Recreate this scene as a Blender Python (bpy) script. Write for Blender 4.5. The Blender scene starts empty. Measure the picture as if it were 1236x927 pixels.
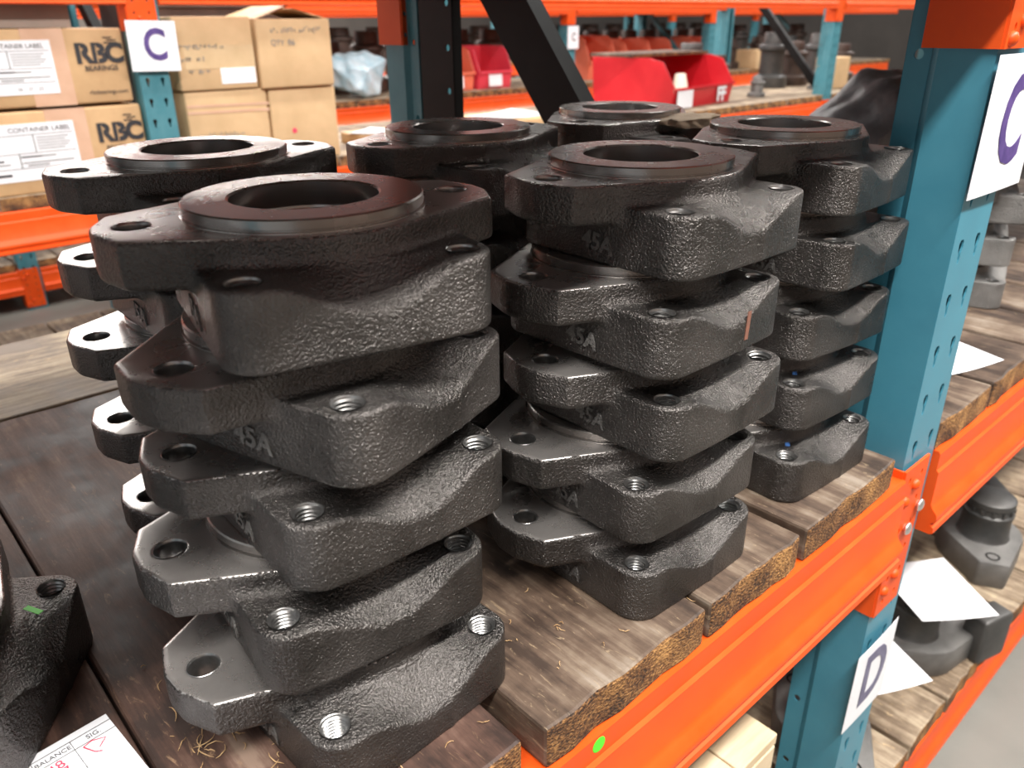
import bpy, bmesh, math, random
import numpy as np
from mathutils import Matrix, Vector

random.seed(7)
sc = bpy.context.scene
COL = sc.collection

# ------------------------------------------------------------------ camera
cd = bpy.data.cameras.new('camera')
cam = bpy.data.objects.new('camera', cd)
COL.objects.link(cam)
sc.camera = cam
cd.sensor_fit = 'HORIZONTAL'
cd.sensor_width = 36.0
cd.lens = 964.06 / 1236.0 * 36.0
cd.clip_start = 0.02
cd.clip_end = 100
CR = ((0.73887977, 0.28433063, -0.61091144),
      (-0.67380229, 0.30251924, -0.67414582),
      (-0.00686784, 0.90974623, 0.41510797))
m = Matrix(CR).to_4x4()
m.translation = (0, 0, 0.58)
cam.matrix_world = m
cd.dof.use_dof = True
cd.dof.focus_distance = 0.82
cd.dof.aperture_fstop = 6.5

# ------------------------------------------------------------------ light
w = bpy.data.worlds.new('hall_light')
sc.world = w
w.use_nodes = True
w.node_tree.nodes['Background'].inputs[0].default_value = (0.93, 0.97, 1.0, 1)
w.node_tree.nodes['Background'].inputs[1].default_value = 0.5
sc.view_settings.view_transform = 'Standard'
sc.view_settings.look = 'None'
sc.view_settings.gamma = 1.0
sc.view_settings.use_curve_mapping = False
sc.view_settings.exposure = 0.35


def strip(x, y, z, length, energy, wid=0.35):
    l = bpy.data.lights.new('ceiling_strip', 'AREA')
    l.shape = 'RECTANGLE'
    l.size = length
    l.size_y = wid
    l.energy = energy
    l.color = (1.0, 0.97, 0.92)
    o = bpy.data.objects.new('ceiling_strip', l)
    o.location = (x, y, z)
    COL.objects.link(o)
    return o


strip(0.6, -1.2, 3.7, 7.0, 520)
strip(1.0, 2.55, 3.7, 8.0, 180)
strip(9.0, 2.55, 3.7, 6.0, 150)
strip(3.0, 5.1, 3.7, 7.0, 150)
strip(11.0, 5.1, 3.7, 6.0, 150)
strip(9.0, 8.4, 3.7, 9.0, 150)
strip(2.5, 8.4, 3.7, 4.0, 350, 0.6)
strip(3.5, 11.6, 3.7, 9.0, 560, 0.6)
strip(4.5, 15.0, 3.7, 9.0, 560, 0.6)
strip(8.0, -0.95, 3.7, 5.0, 200)

# ------------------------------------------------------------------ materials
MATS = {}


def mat(name, col, rough=0.5, metal=0.0, col2=None, scale=8.0, stretch=(1, 1, 1), detail=5.0,
        bump=0.0, bscale=60.0, bdist=0.002, lo=0.35, hi=0.65, spec=0.5, rvar=0.0, alpha=1.0, trans=0.0):
    if name in MATS:
        return MATS[name]
    mt = bpy.data.materials.new(name)
    mt.use_nodes = True
    nt = mt.node_tree
    b = nt.nodes['Principled BSDF']
    b.inputs['Base Color'].default_value = (*col, 1)
    b.inputs['Roughness'].default_value = rough
    b.inputs['Metallic'].default_value = metal
    b.inputs['Specular IOR Level'].default_value = spec
    b.inputs['Alpha'].default_value = alpha
    b.inputs['Transmission Weight'].default_value = trans
    tc = nt.nodes.new('ShaderNodeTexCoord')
    if col2 is not None:
        mp = nt.nodes.new('ShaderNodeMapping')
        mp.inputs['Scale'].default_value = stretch
        nt.links.new(tc.outputs['Object'], mp.inputs[0])
        n = nt.nodes.new('ShaderNodeTexNoise')
        n.inputs['Scale'].default_value = scale
        n.inputs['Detail'].default_value = detail
        n.inputs['Roughness'].default_value = 0.62
        nt.links.new(mp.outputs[0], n.inputs['Vector'])
        r = nt.nodes.new('ShaderNodeValToRGB')
        r.color_ramp.elements[0].position = lo
        r.color_ramp.elements[1].position = hi
        r.color_ramp.elements[0].color = (*col, 1)
        r.color_ramp.elements[1].color = (*col2, 1)
        nt.links.new(n.outputs['Fac'], r.inputs[0])
        nt.links.new(r.outputs[0], b.inputs['Base Color'])
        if rvar:
            mr = nt.nodes.new('ShaderNodeMapRange')
            mr.inputs['From Min'].default_value = 0.3
            mr.inputs['From Max'].default_value = 0.7
            mr.inputs['To Min'].default_value = max(0.02, rough - rvar)
            mr.inputs['To Max'].default_value = rough + rvar
            nt.links.new(n.outputs['Fac'], mr.inputs['Value'])
            nt.links.new(mr.outputs[0], b.inputs['Roughness'])
    if bump:
        n2 = nt.nodes.new('ShaderNodeTexNoise')
        n2.inputs['Scale'].default_value = bscale
        n2.inputs['Detail'].default_value = 3.0
        mp2 = nt.nodes.new('ShaderNodeMapping')
        mp2.inputs['Scale'].default_value = stretch
        nt.links.new(tc.outputs['Object'], mp2.inputs[0])
        nt.links.new(mp2.outputs[0], n2.inputs['Vector'])
        bp = nt.nodes.new('ShaderNodeBump')
        bp.inputs['Strength'].default_value = bump
        bp.inputs['Distance'].default_value = bdist
        nt.links.new(n2.outputs['Fac'], bp.inputs['Height'])
        nt.links.new(bp.outputs[0], b.inputs['Normal'])
    MATS[name] = mt
    return mt


def cast_material(name, c1, c2, metal, rough):
    """sand-cast iron: patchy colour, coarse skin and fine grain"""
    mt = bpy.data.materials.new(name)
    mt.use_nodes = True
    nt = mt.node_tree
    N, Lk = nt.nodes, nt.links
    b = N['Principled BSDF']
    b.inputs['Metallic'].default_value = metal
    tc = N.new('ShaderNodeTexCoord')
    oi = N.new('ShaderNodeObjectInfo')
    add = N.new('ShaderNodeVectorMath')
    add.operation = 'ADD'
    Lk.new(tc.outputs['Object'], add.inputs[0])
    Lk.new(oi.outputs['Random'], add.inputs[1])
    n = N.new('ShaderNodeTexNoise')
    n.inputs['Scale'].default_value = 14
    n.inputs['Detail'].default_value = 4
    Lk.new(add.outputs[0], n.inputs['Vector'])
    r = N.new('ShaderNodeValToRGB')
    r.color_ramp.elements[0].position = 0.36
    r.color_ramp.elements[0].color = (*c1, 1)
    r.color_ramp.elements[1].position = 0.66
    r.color_ramp.elements[1].color = (*c2, 1)
    Lk.new(n.outputs['Fac'], r.inputs[0])
    Lk.new(r.outputs[0], b.inputs['Base Color'])
    g1 = N.new('ShaderNodeTexNoise')
    g1.inputs['Scale'].default_value = 400
    g1.inputs['Detail'].default_value = 2.5
    g1.inputs['Roughness'].default_value = 0.55
    Lk.new(add.outputs[0], g1.inputs['Vector'])
    g2 = N.new('ShaderNodeTexNoise')
    g2.inputs['Scale'].default_value = 900
    g2.inputs['Detail'].default_value = 1.5
    Lk.new(add.outputs[0], g2.inputs['Vector'])
    mx = N.new('ShaderNodeMath')
    mx.operation = 'MULTIPLY_ADD'
    mx.inputs[1].default_value = 0.4
    Lk.new(g2.outputs['Fac'], mx.inputs[0])
    Lk.new(g1.outputs['Fac'], mx.inputs[2])
    bp = N.new('ShaderNodeBump')
    bp.inputs['Strength'].default_value = 1.0
    bp.inputs['Distance'].default_value = 0.0024
    Lk.new(mx.outputs[0], bp.inputs['Height'])
    Lk.new(bp.outputs[0], b.inputs['Normal'])
    mr = N.new('ShaderNodeMapRange')
    mr.inputs['From Min'].default_value = 0.3
    mr.inputs['From Max'].default_value = 0.7
    mr.inputs['To Min'].default_value = rough - 0.07
    mr.inputs['To Max'].default_value = rough + 0.1
    Lk.new(n.outputs['Fac'], mr.inputs['Value'])
    Lk.new(mr.outputs[0], b.inputs['Roughness'])
    MATS[name] = mt
    return mt


M_CAST = cast_material('cast_iron_skin', (0.078, 0.072, 0.068), (0.142, 0.131, 0.125), 0.85, 0.29)
M_CASTG = cast_material('grey_cast_iron', (0.16, 0.155, 0.15), (0.26, 0.25, 0.24), 0.6, 0.5)
M_MACH = mat('machined_face', (0.36, 0.335, 0.32), 0.28, 0.75, (0.42, 0.395, 0.38), 25, rvar=0.03, bump=0.04, bscale=400, bdist=0.0004)
M_RING = mat('turned_ring', (0.32, 0.295, 0.275), 0.27, 0.85, (0.40, 0.37, 0.35), 18, rvar=0.03, bump=0.04, bscale=500, bdist=0.0003)
M_BORE = mat('bored_steel', (0.24, 0.235, 0.23), 0.3, 0.9, (0.36, 0.355, 0.35), 60)
M_ORANGE = mat('orange_paint', (0.74, 0.075, 0.006), 0.45, 0.0, (0.80, 0.095, 0.010), 9, rvar=0.06, bump=0.04, bscale=40, spec=0.35)
M_BLUE = mat('blue_paint', (0.052, 0.22, 0.305), 0.34, 0.0, (0.066, 0.26, 0.35), 7, rvar=0.05, bump=0.04, bscale=30)
M_TEAL = mat('faded_teal_paint', (0.05, 0.20, 0.245), 0.42, 0.0, (0.085, 0.25, 0.295), 12)
M_BLACK = mat('black_paint', (0.004, 0.004, 0.004), 0.5, 0.0, (0.008, 0.008, 0.008), 12, spec=0.2)
M_ZINC = mat('zinc_bolt', (0.75, 0.76, 0.75), 0.3, 0.9)
M_PAPER = mat('white_paper', (0.80, 0.80, 0.84), 0.6, 0.0, (0.87, 0.87, 0.90), 6)
M_INK = mat('dark_ink', (0.03, 0.03, 0.035), 0.6)
M_GREYINK = mat('grey_ink', (0.22, 0.22, 0.22), 0.6)
M_PURPLE = mat('purple_marker', (0.055, 0.03, 0.16), 0.55, 0.0, (0.12, 0.07, 0.26), 30)
M_DMARK = mat('grey_purple_marker', (0.12, 0.11, 0.19), 0.55, 0.0, (0.2, 0.19, 0.28), 30)
M_RED = mat('red_pen', (0.80, 0.06, 0.12), 0.6)
M_CARD = mat('brown_cardboard', (0.50, 0.31, 0.155), 0.7, 0.0, (0.60, 0.385, 0.20), 7, bump=0.1, bscale=30, bdist=0.003)
M_CARD2 = mat('pale_cardboard', (0.56, 0.375, 0.20), 0.68, 0.0, (0.66, 0.45, 0.25), 6, bump=0.12, bscale=22, bdist=0.004)
M_TAPE = mat('packing_tape', (0.60, 0.37, 0.25), 0.3, 0.0, (0.68, 0.44, 0.31), 9)
M_REDP = mat('red_plastic', (0.55, 0.012, 0.022), 0.35, 0.0, (0.62, 0.02, 0.03), 6)
M_PINKP = mat('pink_red_plastic', (0.72, 0.05, 0.085), 0.4, 0.0, (0.78, 0.07, 0.10), 6)
M_SALMON = mat('salmon_plastic', (0.80, 0.17, 0.09), 0.45, 0.0, (0.84, 0.21, 0.12), 6)
M_GREEN = mat('green_sticker', (0.10, 0.75, 0.03), 0.5)
M_FLOOR = mat('concrete', (0.15, 0.147, 0.130), 0.5, 0.0, (0.205, 0.20, 0.178), 1.6, detail=8, rvar=0.1, bump=0.05, bscale=30)
M_WALL = mat('hall_wall', (0.075, 0.062, 0.054), 0.8, 0.0, (0.10, 0.083, 0.072), 0.8)
M_PINE = mat('pale_pine', (0.62, 0.47, 0.29), 0.6, 0.0, (0.74, 0.60, 0.41), 9, stretch=(1, 8, 1))
M_BAGD = mat('dark_plastic_wrap', (0.075, 0.075, 0.082), 0.4, 0.0, (0.16, 0.16, 0.17), 7, bump=0.5, bscale=12, bdist=0.02)
M_BAGB = mat('pale_blue_plastic', (0.33, 0.55, 0.66), 0.25, 0.0, (0.62, 0.74, 0.80), 7, bump=0.6, bscale=12, bdist=0.03)
M_SHAV = mat('wood_shaving', (0.30, 0.17, 0.075), 0.7, 0.0, (0.58, 0.38, 0.19), 60)
M_DARKB = mat('dark_brown_goods', (0.045, 0.030, 0.024), 0.5, 0.3, (0.09, 0.06, 0.048), 6)
M_DARKG = mat('dark_grey_goods', (0.06, 0.06, 0.06), 0.45, 0.5, (0.11, 0.105, 0.10), 8)


def wood_material(name, dark, mid, light, dust):
    mt = bpy.data.materials.new(name)
    mt.use_nodes = True
    nt = mt.node_tree
    N, Lk = nt.nodes, nt.links
    b = N['Principled BSDF']
    tc = N.new('ShaderNodeTexCoord')
    oi = N.new('ShaderNodeObjectInfo')
    add = N.new('ShaderNodeVectorMath')
    add.operation = 'ADD'
    sc_ = N.new('ShaderNodeVectorMath')
    sc_.operation = 'SCALE'
    sc_.inputs['Scale'].default_value = 7.0
    Lk.new(oi.outputs['Random'], sc_.inputs[0])
    Lk.new(tc.outputs['Object'], add.inputs[0])
    Lk.new(sc_.outputs[0], add.inputs[1])
    mp = N.new('ShaderNodeMapping')
    mp.inputs['Scale'].default_value = (26, 2.6, 26)
    Lk.new(add.outputs[0], mp.inputs[0])
    n = N.new('ShaderNodeTexNoise')
    n.inputs['Scale'].default_value = 2.0
    n.inputs['Detail'].default_value = 8
    n.inputs['Roughness'].default_value = 0.65
    Lk.new(mp.outputs[0], n.inputs['Vector'])
    n2 = N.new('ShaderNodeTexNoise')
    n2.inputs['Scale'].default_value = 9
    n2.inputs['Detail'].default_value = 6
    n2.inputs['Roughness'].default_value = 0.6
    Lk.new(add.outputs[0], n2.inputs['Vector'])
    mixf = N.new('ShaderNodeMath')
    mixf.operation = 'MULTIPLY_ADD'
    mixf.inputs[1].default_value = 0.5
    Lk.new(n2.outputs['Fac'], mixf.inputs[0])
    half = N.new('ShaderNodeMath')
    half.operation = 'MULTIPLY'
    half.inputs[1].default_value = 0.45
    Lk.new(n.outputs['Fac'], half.inputs[0])
    Lk.new(half.outputs[0], mixf.inputs[2])
    r = N.new('ShaderNodeValToRGB')
    e = r.color_ramp.elements
    e[0].position, e[0].color = 0.40, (*dark, 1)
    e[1].position, e[1].color = 0.61, (*dust, 1)
    k = e.new(0.48)
    k.color = (*mid, 1)
    k = e.new(0.54)
    k.color = (*light, 1)
    Lk.new(mixf.outputs[0], r.inputs[0])
    # scuffs: short pale scratches and dark oil spots
    mp3 = N.new('ShaderNodeMapping')
    mp3.inputs['Scale'].default_value = (70, 16, 70)
    mp3.inputs['Rotation'].default_value = (0, 0, 0.5)
    Lk.new(add.outputs[0], mp3.inputs[0])
    n3 = N.new('ShaderNodeTexNoise')
    n3.inputs['Scale'].default_value = 1.6
    n3.inputs['Detail'].default_value = 6
    n3.inputs['Roughness'].default_value = 0.7
    n3.inputs['Distortion'].default_value = 1.2
    Lk.new(mp3.outputs[0], n3.inputs['Vector'])
    r3 = N.new('ShaderNodeValToRGB')
    r3.color_ramp.elements[0].position = 0.60
    r3.color_ramp.elements[0].color = (0, 0, 0, 1)
    r3.color_ramp.elements[1].position = 0.72
    r3.color_ramp.elements[1].color = (0.75, 0.75, 0.75, 1)
    Lk.new(n3.outputs['Fac'], r3.inputs[0])
    mixc = N.new('ShaderNodeMix')
    mixc.data_type = 'RGBA'
    mixc.inputs[7].default_value = (min(1, dust[0] * 1.5), min(1, dust[1] * 1.35), min(1, dust[2] * 1.05), 1)
    Lk.new(r3.outputs[0], mixc.inputs[0])
    Lk.new(r.outputs[0], mixc.inputs[6])
    Lk.new(mixc.outputs[2], b.inputs['Base Color'])
    b.inputs['Roughness'].default_value = 0.5
    mr = N.new('ShaderNodeMapRange')
    mr.inputs['From Min'].default_value = 0.3
    mr.inputs['From Max'].default_value = 0.7
    mr.inputs['To Min'].default_value = 0.55
    mr.inputs['To Max'].default_value = 0.85
    Lk.new(n2.outputs['Fac'], mr.inputs['Value'])
    Lk.new(mr.outputs[0], b.inputs['Roughness'])
    bp = N.new('ShaderNodeBump')
    bp.inputs['Strength'].default_value = 0.35
    bp.inputs['Distance'].default_value = 0.004
    Lk.new(mixf.outputs[0], bp.inputs['Height'])
    Lk.new(bp.outputs[0], b.inputs['Normal'])
    MATS[name] = mt
    return mt


def endgrain_material():
    mt = bpy.data.materials.new('end_grain')
    mt.use_nodes = True
    nt = mt.node_tree
    N, Lk = nt.nodes, nt.links
    b = N['Principled BSDF']
    b.inputs['Roughness'].default_value = 0.75
    tc = N.new('ShaderNodeTexCoord')
    mp = N.new('ShaderNodeMapping')
    mp.inputs['Scale'].default_value = (1, 1, 1.5)
    mp.inputs['Rotation'].default_value = (0, 0.5, 0)
    Lk.new(tc.outputs['Object'], mp.inputs[0])
    v = N.new('ShaderNodeTexNoise')
    v.inputs['Scale'].default_value = 260
    v.inputs['Detail'].default_value = 3
    Lk.new(mp.outputs[0], v.inputs['Vector'])
    n = N.new('ShaderNodeTexNoise')
    n.inputs['Scale'].default_value = 22
    n.inputs['Detail'].default_value = 4
    Lk.new(tc.outputs['Object'], n.inputs['Vector'])
    mx = N.new('ShaderNodeMath')
    mx.operation = 'MULTIPLY_ADD'
    mx.inputs[1].default_value = 0.5
    Lk.new(n.outputs['Fac'], mx.inputs[0])
    hf = N.new('ShaderNodeMath')
    hf.operation = 'MULTIPLY'
    hf.inputs[1].default_value = 0.5
    Lk.new(v.outputs['Fac'], hf.inputs[0])
    Lk.new(hf.outputs[0], mx.inputs[2])
    r = N.new('ShaderNodeValToRGB')
    e = r.color_ramp.elements
    e[0].position, e[0].color = 0.40, (0.028, 0.013, 0.006, 1)
    e[1].position, e[1].color = 0.66, (0.50, 0.26, 0.085, 1)
    k = e.new(0.50)
    k.color = (0.17, 0.075, 0.024, 1)
    Lk.new(mx.outputs[0], r.inputs[0])
    Lk.new(r.outputs[0], b.inputs['Base Color'])
    bp = N.new('ShaderNodeBump')
    bp.inputs['Strength'].default_value = 0.8
    bp.inputs['Distance'].default_value = 0.005
    Lk.new(v.outputs['Fac'], bp.inputs['Height'])
    Lk.new(bp.outputs[0], b.inputs['Normal'])
    return mt


M_WOOD = wood_material('oily_plank', (0.034, 0.019, 0.012), (0.095, 0.060, 0.040), (0.165, 0.118, 0.083), (0.26, 0.21, 0.165))
M_WOOD2 = wood_material('dusty_plank', (0.14, 0.095, 0.06), (0.27, 0.20, 0.135), (0.38, 0.30, 0.21), (0.55, 0.43, 0.28))
M_WOODR = wood_material('red_brown_oily_plank', (0.026, 0.012, 0.008), (0.078, 0.038, 0.026), (0.135, 0.076, 0.055), (0.23, 0.155, 0.115))
M_END = endgrain_material()


# ------------------------------------------------------------------ helpers
def tag(o, label=None, cat=None, group=None, kind=None):
    if label:
        o['label'] = label
    if cat:
        o['category'] = cat
    if group:
        o['group'] = group
    if kind:
        o['kind'] = kind
    return o


def thing(name, label, cat, loc=(0, 0, 0), rz=0.0, group=None):
    o = bpy.data.objects.new(name, None)
    o.empty_display_size = 0.05
    COL.objects.link(o)
    o.location = loc
    o.rotation_euler = (0, 0, rz)
    return tag(o, label, cat, group)


def link(name, me, parent=None, loc=(0, 0, 0), rot=(0, 0, 0)):
    o = bpy.data.objects.new(name, me)
    COL.objects.link(o)
    o.parent = parent
    o.location = loc
    o.rotation_euler = rot
    return o


class MB:
    def __init__(s):
        s.v, s.f, s.mi = [], [], []

    def add(s, vs, fs, mi=0):
        n = len(s.v)
        s.v += [tuple(p) for p in vs]
        s.f += [tuple(i + n for i in q) for q in fs]
        s.mi += [mi] * len(fs)
        return s

    def box(s, x0, x1, y0, y1, z0, z1, mi=0):
        vs = [(x, y, z) for z in (z0, z1) for y in (y0, y1) for x in (x0, x1)]
        return s.add(vs, [(0, 2, 3, 1), (4, 5, 7, 6), (0, 1, 5, 4), (2, 6, 7, 3), (0, 4, 6, 2), (1, 3, 7, 5)], mi)

    def prism(s, poly, a0, a1, axis='x', mi=0):
        """poly: 2-D points; extruded along axis. x: (y,z)  y: (x,z)  z: (x,y)"""
        def P(p, a):
            return {'x': (a, p[0], p[1]), 'y': (p[0], a, p[1]), 'z': (p[0], p[1], a)}[axis]
        n = len(poly)
        vs = [P(p, a0) for p in poly] + [P(p, a1) for p in poly]
        fs = [tuple(range(n))[::-1], tuple(range(n, 2 * n))]
        fs += [(i, (i + 1) % n, n + (i + 1) % n, n + i) for i in range(n)]
        return s.add(vs, fs, mi)

    def lathe(s, prof, c=(0, 0, 0), n=48, closed=False, mi=0):
        vs, fs = [], []
        k = len(prof)
        for j in range(n):
            a = 2 * math.pi * j / n
            for r, z in prof:
                vs.append((c[0] + r * math.cos(a), c[1] + r * math.sin(a), c[2] + z))
        for j in range(n):
            for i in range(k if closed else k - 1):
                i2 = (i + 1) % k
                fs.append((j * k + i, ((j + 1) % n) * k + i, ((j + 1) % n) * k + i2, j * k + i2))
        return s.add(vs, fs, mi)

    def tube(s, pts, r, n=6, mi=0):
        vs, fs = [], []
        P = [Vector(p) for p in pts]
        for i, p in enumerate(P):
            d = (P[min(i + 1, len(P) - 1)] - P[max(i - 1, 0)]).normalized()
            u = d.orthogonal().normalized()
            v = d.cross(u)
            rr = r[i] if isinstance(r, (list, tuple)) else r
            for j in range(n):
                a = 2 * math.pi * j / n
                vs.append(p + (u * math.cos(a) + v * math.sin(a)) * rr)
        for i in range(len(P) - 1):
            for j in range(n):
                fs.append((i * n + j, i * n + (j + 1) % n, (i + 1) * n + (j + 1) % n, (i + 1) * n + j))
        fs.append(tuple(range(n))[::-1])
        fs.append(tuple(range((len(P) - 1) * n, len(P) * n)))
        return s.add(vs, fs, mi)

    def mesh(s, name, mats, bevel=0.0, seg=2, smooth=False, jitter=0.0):
        me = bpy.data.meshes.new(name)
        me.from_pydata(s.v, [], s.f)
        for mm in (mats if isinstance(mats, (list, tuple)) else [mats]):
            me.materials.append(mm)
        me.polygons.foreach_set('material_index', s.mi)
        bm = bmesh.new()
        bm.from_mesh(me)
        if bevel:
            es = [e for e in bm.edges if len(e.link_faces) == 2 and e.calc_face_angle(0) > 0.5]
            bmesh.ops.bevel(bm, geom=es, offset=bevel, segments=seg, profile=0.5, affect='EDGES', clamp_overlap=True)
        if jitter:
            for vv in bm.verts:
                vv.co += Vector((random.uniform(-1, 1), random.uniform(-1, 1), random.uniform(-1, 1))) * jitter
        bmesh.ops.recalc_face_normals(bm, faces=bm.faces)
        bm.to_mesh(me)
        bm.free()
        if smooth:
            me.shade_smooth()
            if smooth != 'all':
                me.set_sharp_from_angle(angle=0.6)
        return me

    def build(s, name, mats, parent=None, loc=(0, 0, 0), rot=(0, 0, 0), **kw):
        return link(name, s.mesh(name, mats, **kw), parent, loc, rot)


def text_mesh(name, body, size, material, extrude=0.0002, weight=0.0, align='CENTER'):
    cu = bpy.data.curves.new(name, 'FONT')
    cu.body = body
    cu.size = size
    cu.extrude = extrude
    cu.offset = weight
    cu.align_x = align
    cu.align_y = 'CENTER'
    cu.resolution_u = 4
    o = bpy.data.objects.new(name, cu)
    COL.objects.link(o)
    me = bpy.data.meshes.new_from_object(o)
    bpy.data.objects.remove(o)
    bpy.data.curves.remove(cu)
    me.name = name
    me.materials.clear()
    me.materials.append(material)
    return me


def stroke(pts, wd, name, material, parent, loc, rot, z=0.0003):
    """hand-drawn flat pen stroke in the local xy plane"""
    mb = MB()
    P = [Vector((p[0], p[1])) for p in pts]
    vs, fs = [], []
    for i, p in enumerate(P):
        d = (P[min(i + 1, len(P) - 1)] - P[max(i - 1, 0)]).normalized()
        n = Vector((-d.y, d.x)) * wd
        vs += [(p.x + n.x, p.y + n.y, z), (p.x - n.x, p.y - n.y, z)]
    for i in range(len(P) - 1):
        fs.append((2 * i, 2 * i + 1, 2 * i + 3, 2 * i + 2))
    mb.add(vs, fs)
    return mb.build(name, material, parent, loc, rot)


def sheet(name, label, cat, w_, h_, loc, rot, group=None, material=None, curl=0.0, nx=8, ny=8):
    """a sheet of paper with a little thickness and curl, centred on its origin, in local xy"""
    t = 0.0006
    vs, fs = [], []
    for k in (0, 1):
        for j in range(ny + 1):
            for i in range(nx + 1):
                x = (i / nx - .5) * w_
                y = (j / ny - .5) * h_
                z = curl * ((i / nx - .5) ** 2 + .6 * (i / nx - .5) * (j / ny - .5)) + (t if k else 0)
                vs.append((x, y, z))
    o = (nx + 1) * (ny + 1)
    for j in range(ny):
        for i in range(nx):
            a = j * (nx + 1) + i
            fs.append((a + o, a + 1 + o, a + nx + 2 + o, a + nx + 1 + o))
            fs.append((a, a + nx + 1, a + nx + 2, a + 1))
    ring = [i for i in range(nx + 1)] + [(j + 1) * (nx + 1) - 1 for j in range(1, ny + 1)] \
        + [ny * (nx + 1) + i for i in range(nx - 1, -1, -1)] + [j * (nx + 1) for j in range(ny - 1, 0, -1)]
    for q in range(len(ring)):
        a, b_ = ring[q], ring[(q + 1) % len(ring)]
        fs.append((a, b_, b_ + o, a + o))
    mb = MB()
    mb.add(vs, fs)
    ob = mb.build(name, material or M_PAPER, None, loc, rot)
    return tag(ob, label, cat, group)


# ------------------------------------------------------------------ the setting
def structure(name, mb, material, **kw):
    return tag(mb.build(name, material, **kw), kind='structure')


FLOOR_Z = -1.13
structure('floor', MB().box(-6, 24, -5, 20, FLOOR_Z - 0.1, FLOOR_Z), M_FLOOR)
# hall walls cut low so the bright world reflects in the machined tops
structure('wall_back', MB().box(-6, 24, 17, 17.2, FLOOR_Z, 1.5), M_WALL)
structure('wall_right', MB().box(22, 22.2, -5, 17, FLOOR_Z, 1.5), M_WALL)
structure('dark_backdrop_front', MB().box(-2.2, 24, -2.6, -2.4, FLOOR_Z, 2.6), mat('brown_backdrop', (0.10, 0.075, 0.06), 0.8, 0, (0.14, 0.105, 0.085), 2))  # unseen stand-in for the opposite rack, added to darken the castings' reflections


# ------------------------------------------------------------------ racking
def panel(mb, length, width, pitch, cols, hole, to3, z0):
    """sheet of width x length with holes: cell by cell; to3(u, z) gives the 3-D point"""
    cw = width / cols
    nrow = max(1, int(round(length / pitch)))
    full = length / nrow
    ph = min(full, cw * 1.5)
    n = len(hole)
    if full - ph > 1e-4:                    # plain strips between the holed cells
        for r in range(nrow):
            zm = z0 + (r + .5) * full
            for za, zb in ((z0 + r * full, zm - ph / 2), (zm + ph / 2, z0 + (r + 1) * full)):
                mb.add([to3(0, za), to3(width, za), to3(width, zb), to3(0, zb)], [(0, 1, 2, 3)])
    for r in range(nrow):
        for c in range(cols):
            cu = (c + .5) * cw
            cz = z0 + (r + .5) * full
            inner = [(cu + hx, cz + hz) for hx, hz in hole]
            outer = []
            for hx, hz in hole:
                L = math.hypot(hx, hz) or 1e-6
                dx, dz = hx / L, hz / L
                t = min((cw / 2) / abs(dx) if abs(dx) > 1e-6 else 1e9, (ph / 2) / abs(dz) if abs(dz) > 1e-6 else 1e9)
                outer.append((cu + dx * t, cz + dz * t))
            vs = [to3(*p) for p in inner + outer]
            fs = [(i, (i + 1) % n, n + (i + 1) % n, n + i) for i in range(n)]
            for q, (sx, sz) in enumerate(((1, 1), (-1, 1), (-1, -1), (1, -1))):   # corner pieces
                corner = (cu + sx * cw / 2, cz + sz * ph / 2)
                for i in range(n):
                    a, b_ = outer[i], outer[(i + 1) % n]
                    on_v = abs(abs(a[0] - cu) - cw / 2) < 1e-6
                    on_v2 = abs(abs(b_[0] - cu) - cw / 2) < 1e-6
                    if on_v != on_v2 and (a[0] + b_[0] - 2 * cu) * sx > 0 and (a[1] + b_[1] - 2 * cz) * sz > 0:
                        vs.append(to3(*corner))
                        fs.append((n + i, len(vs) - 1, n + (i + 1) % n))
            mb.add(vs, fs)


def ngon(r, n=12, sx=1.0):
    return [(r * sx * math.cos(2 * math.pi * (i + .5) / n), r * math.sin(2 * math.pi * (i + .5) / n)) for i in range(n)]


TEAR = [(0.0075, 0.012), (0.004, 0.0165), (-0.004, 0.0165), (-0.0075, 0.012), (-0.0072, 0.005), (-0.004, -0.003),
        (-0.0032, -0.012), (-0.0012, -0.0165), (0.0012, -0.0165), (0.0032, -0.012), (0.004, -0.003), (0.0072, 0.005)]
PW, PD = 0.115, 0.110      # post width and depth
P_Z0, P_Z1 = FLOOR_Z, 1.25


def post_mesh(name, material):
    mb = MB()
    L = P_Z1 - P_Z0
    panel(mb, L, PW, 0.078, 2, TEAR, lambda u, z: (u, 0, z), P_Z0)                 # perforated front
    for x, sgn in ((0.0, 1), (PW, -1)):
        mb.add([(x, 0, P_Z0), (x, 0.066, P_Z0), (x, 0.066, P_Z1), (x, 0, P_Z1)], [(0, 1, 2, 3)])
        x2 = x + sgn * 0.010
        mb.add([(x, 0.066, P_Z0), (x2, 0.078, P_Z0), (x2, 0.078, P_Z1), (x, 0.066, P_Z1)], [(0, 1, 2, 3)])
        panel(mb, L, PD - 0.078, 0.156, 1, ngon(0.0065, 12), lambda u, z, xx=x2: (xx, 0.078 + u, z), P_Z0)
        mb.add([(x2, PD, P_Z0), (x2 + sgn * .022, PD, P_Z0), (x2 + sgn * .022, PD, P_Z1), (x2, PD, P_Z1)], [(0, 1, 2, 3)])
    me = mb.mesh(name, material)
    bm = bmesh.new()
    bm.from_mesh(me)
    bmesh.ops.remove_doubles(bm, verts=bm.verts, dist=1e-5)
    bmesh.ops.recalc_face_normals(bm, faces=bm.faces)
    bm.to_mesh(me)
    bm.free()
    return me


POST = {k: post_mesh('upright_post', mm) for k, mm in (('blue', M_BLUE), ('teal', M_TEAL), ('black', M_BLACK))}


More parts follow.
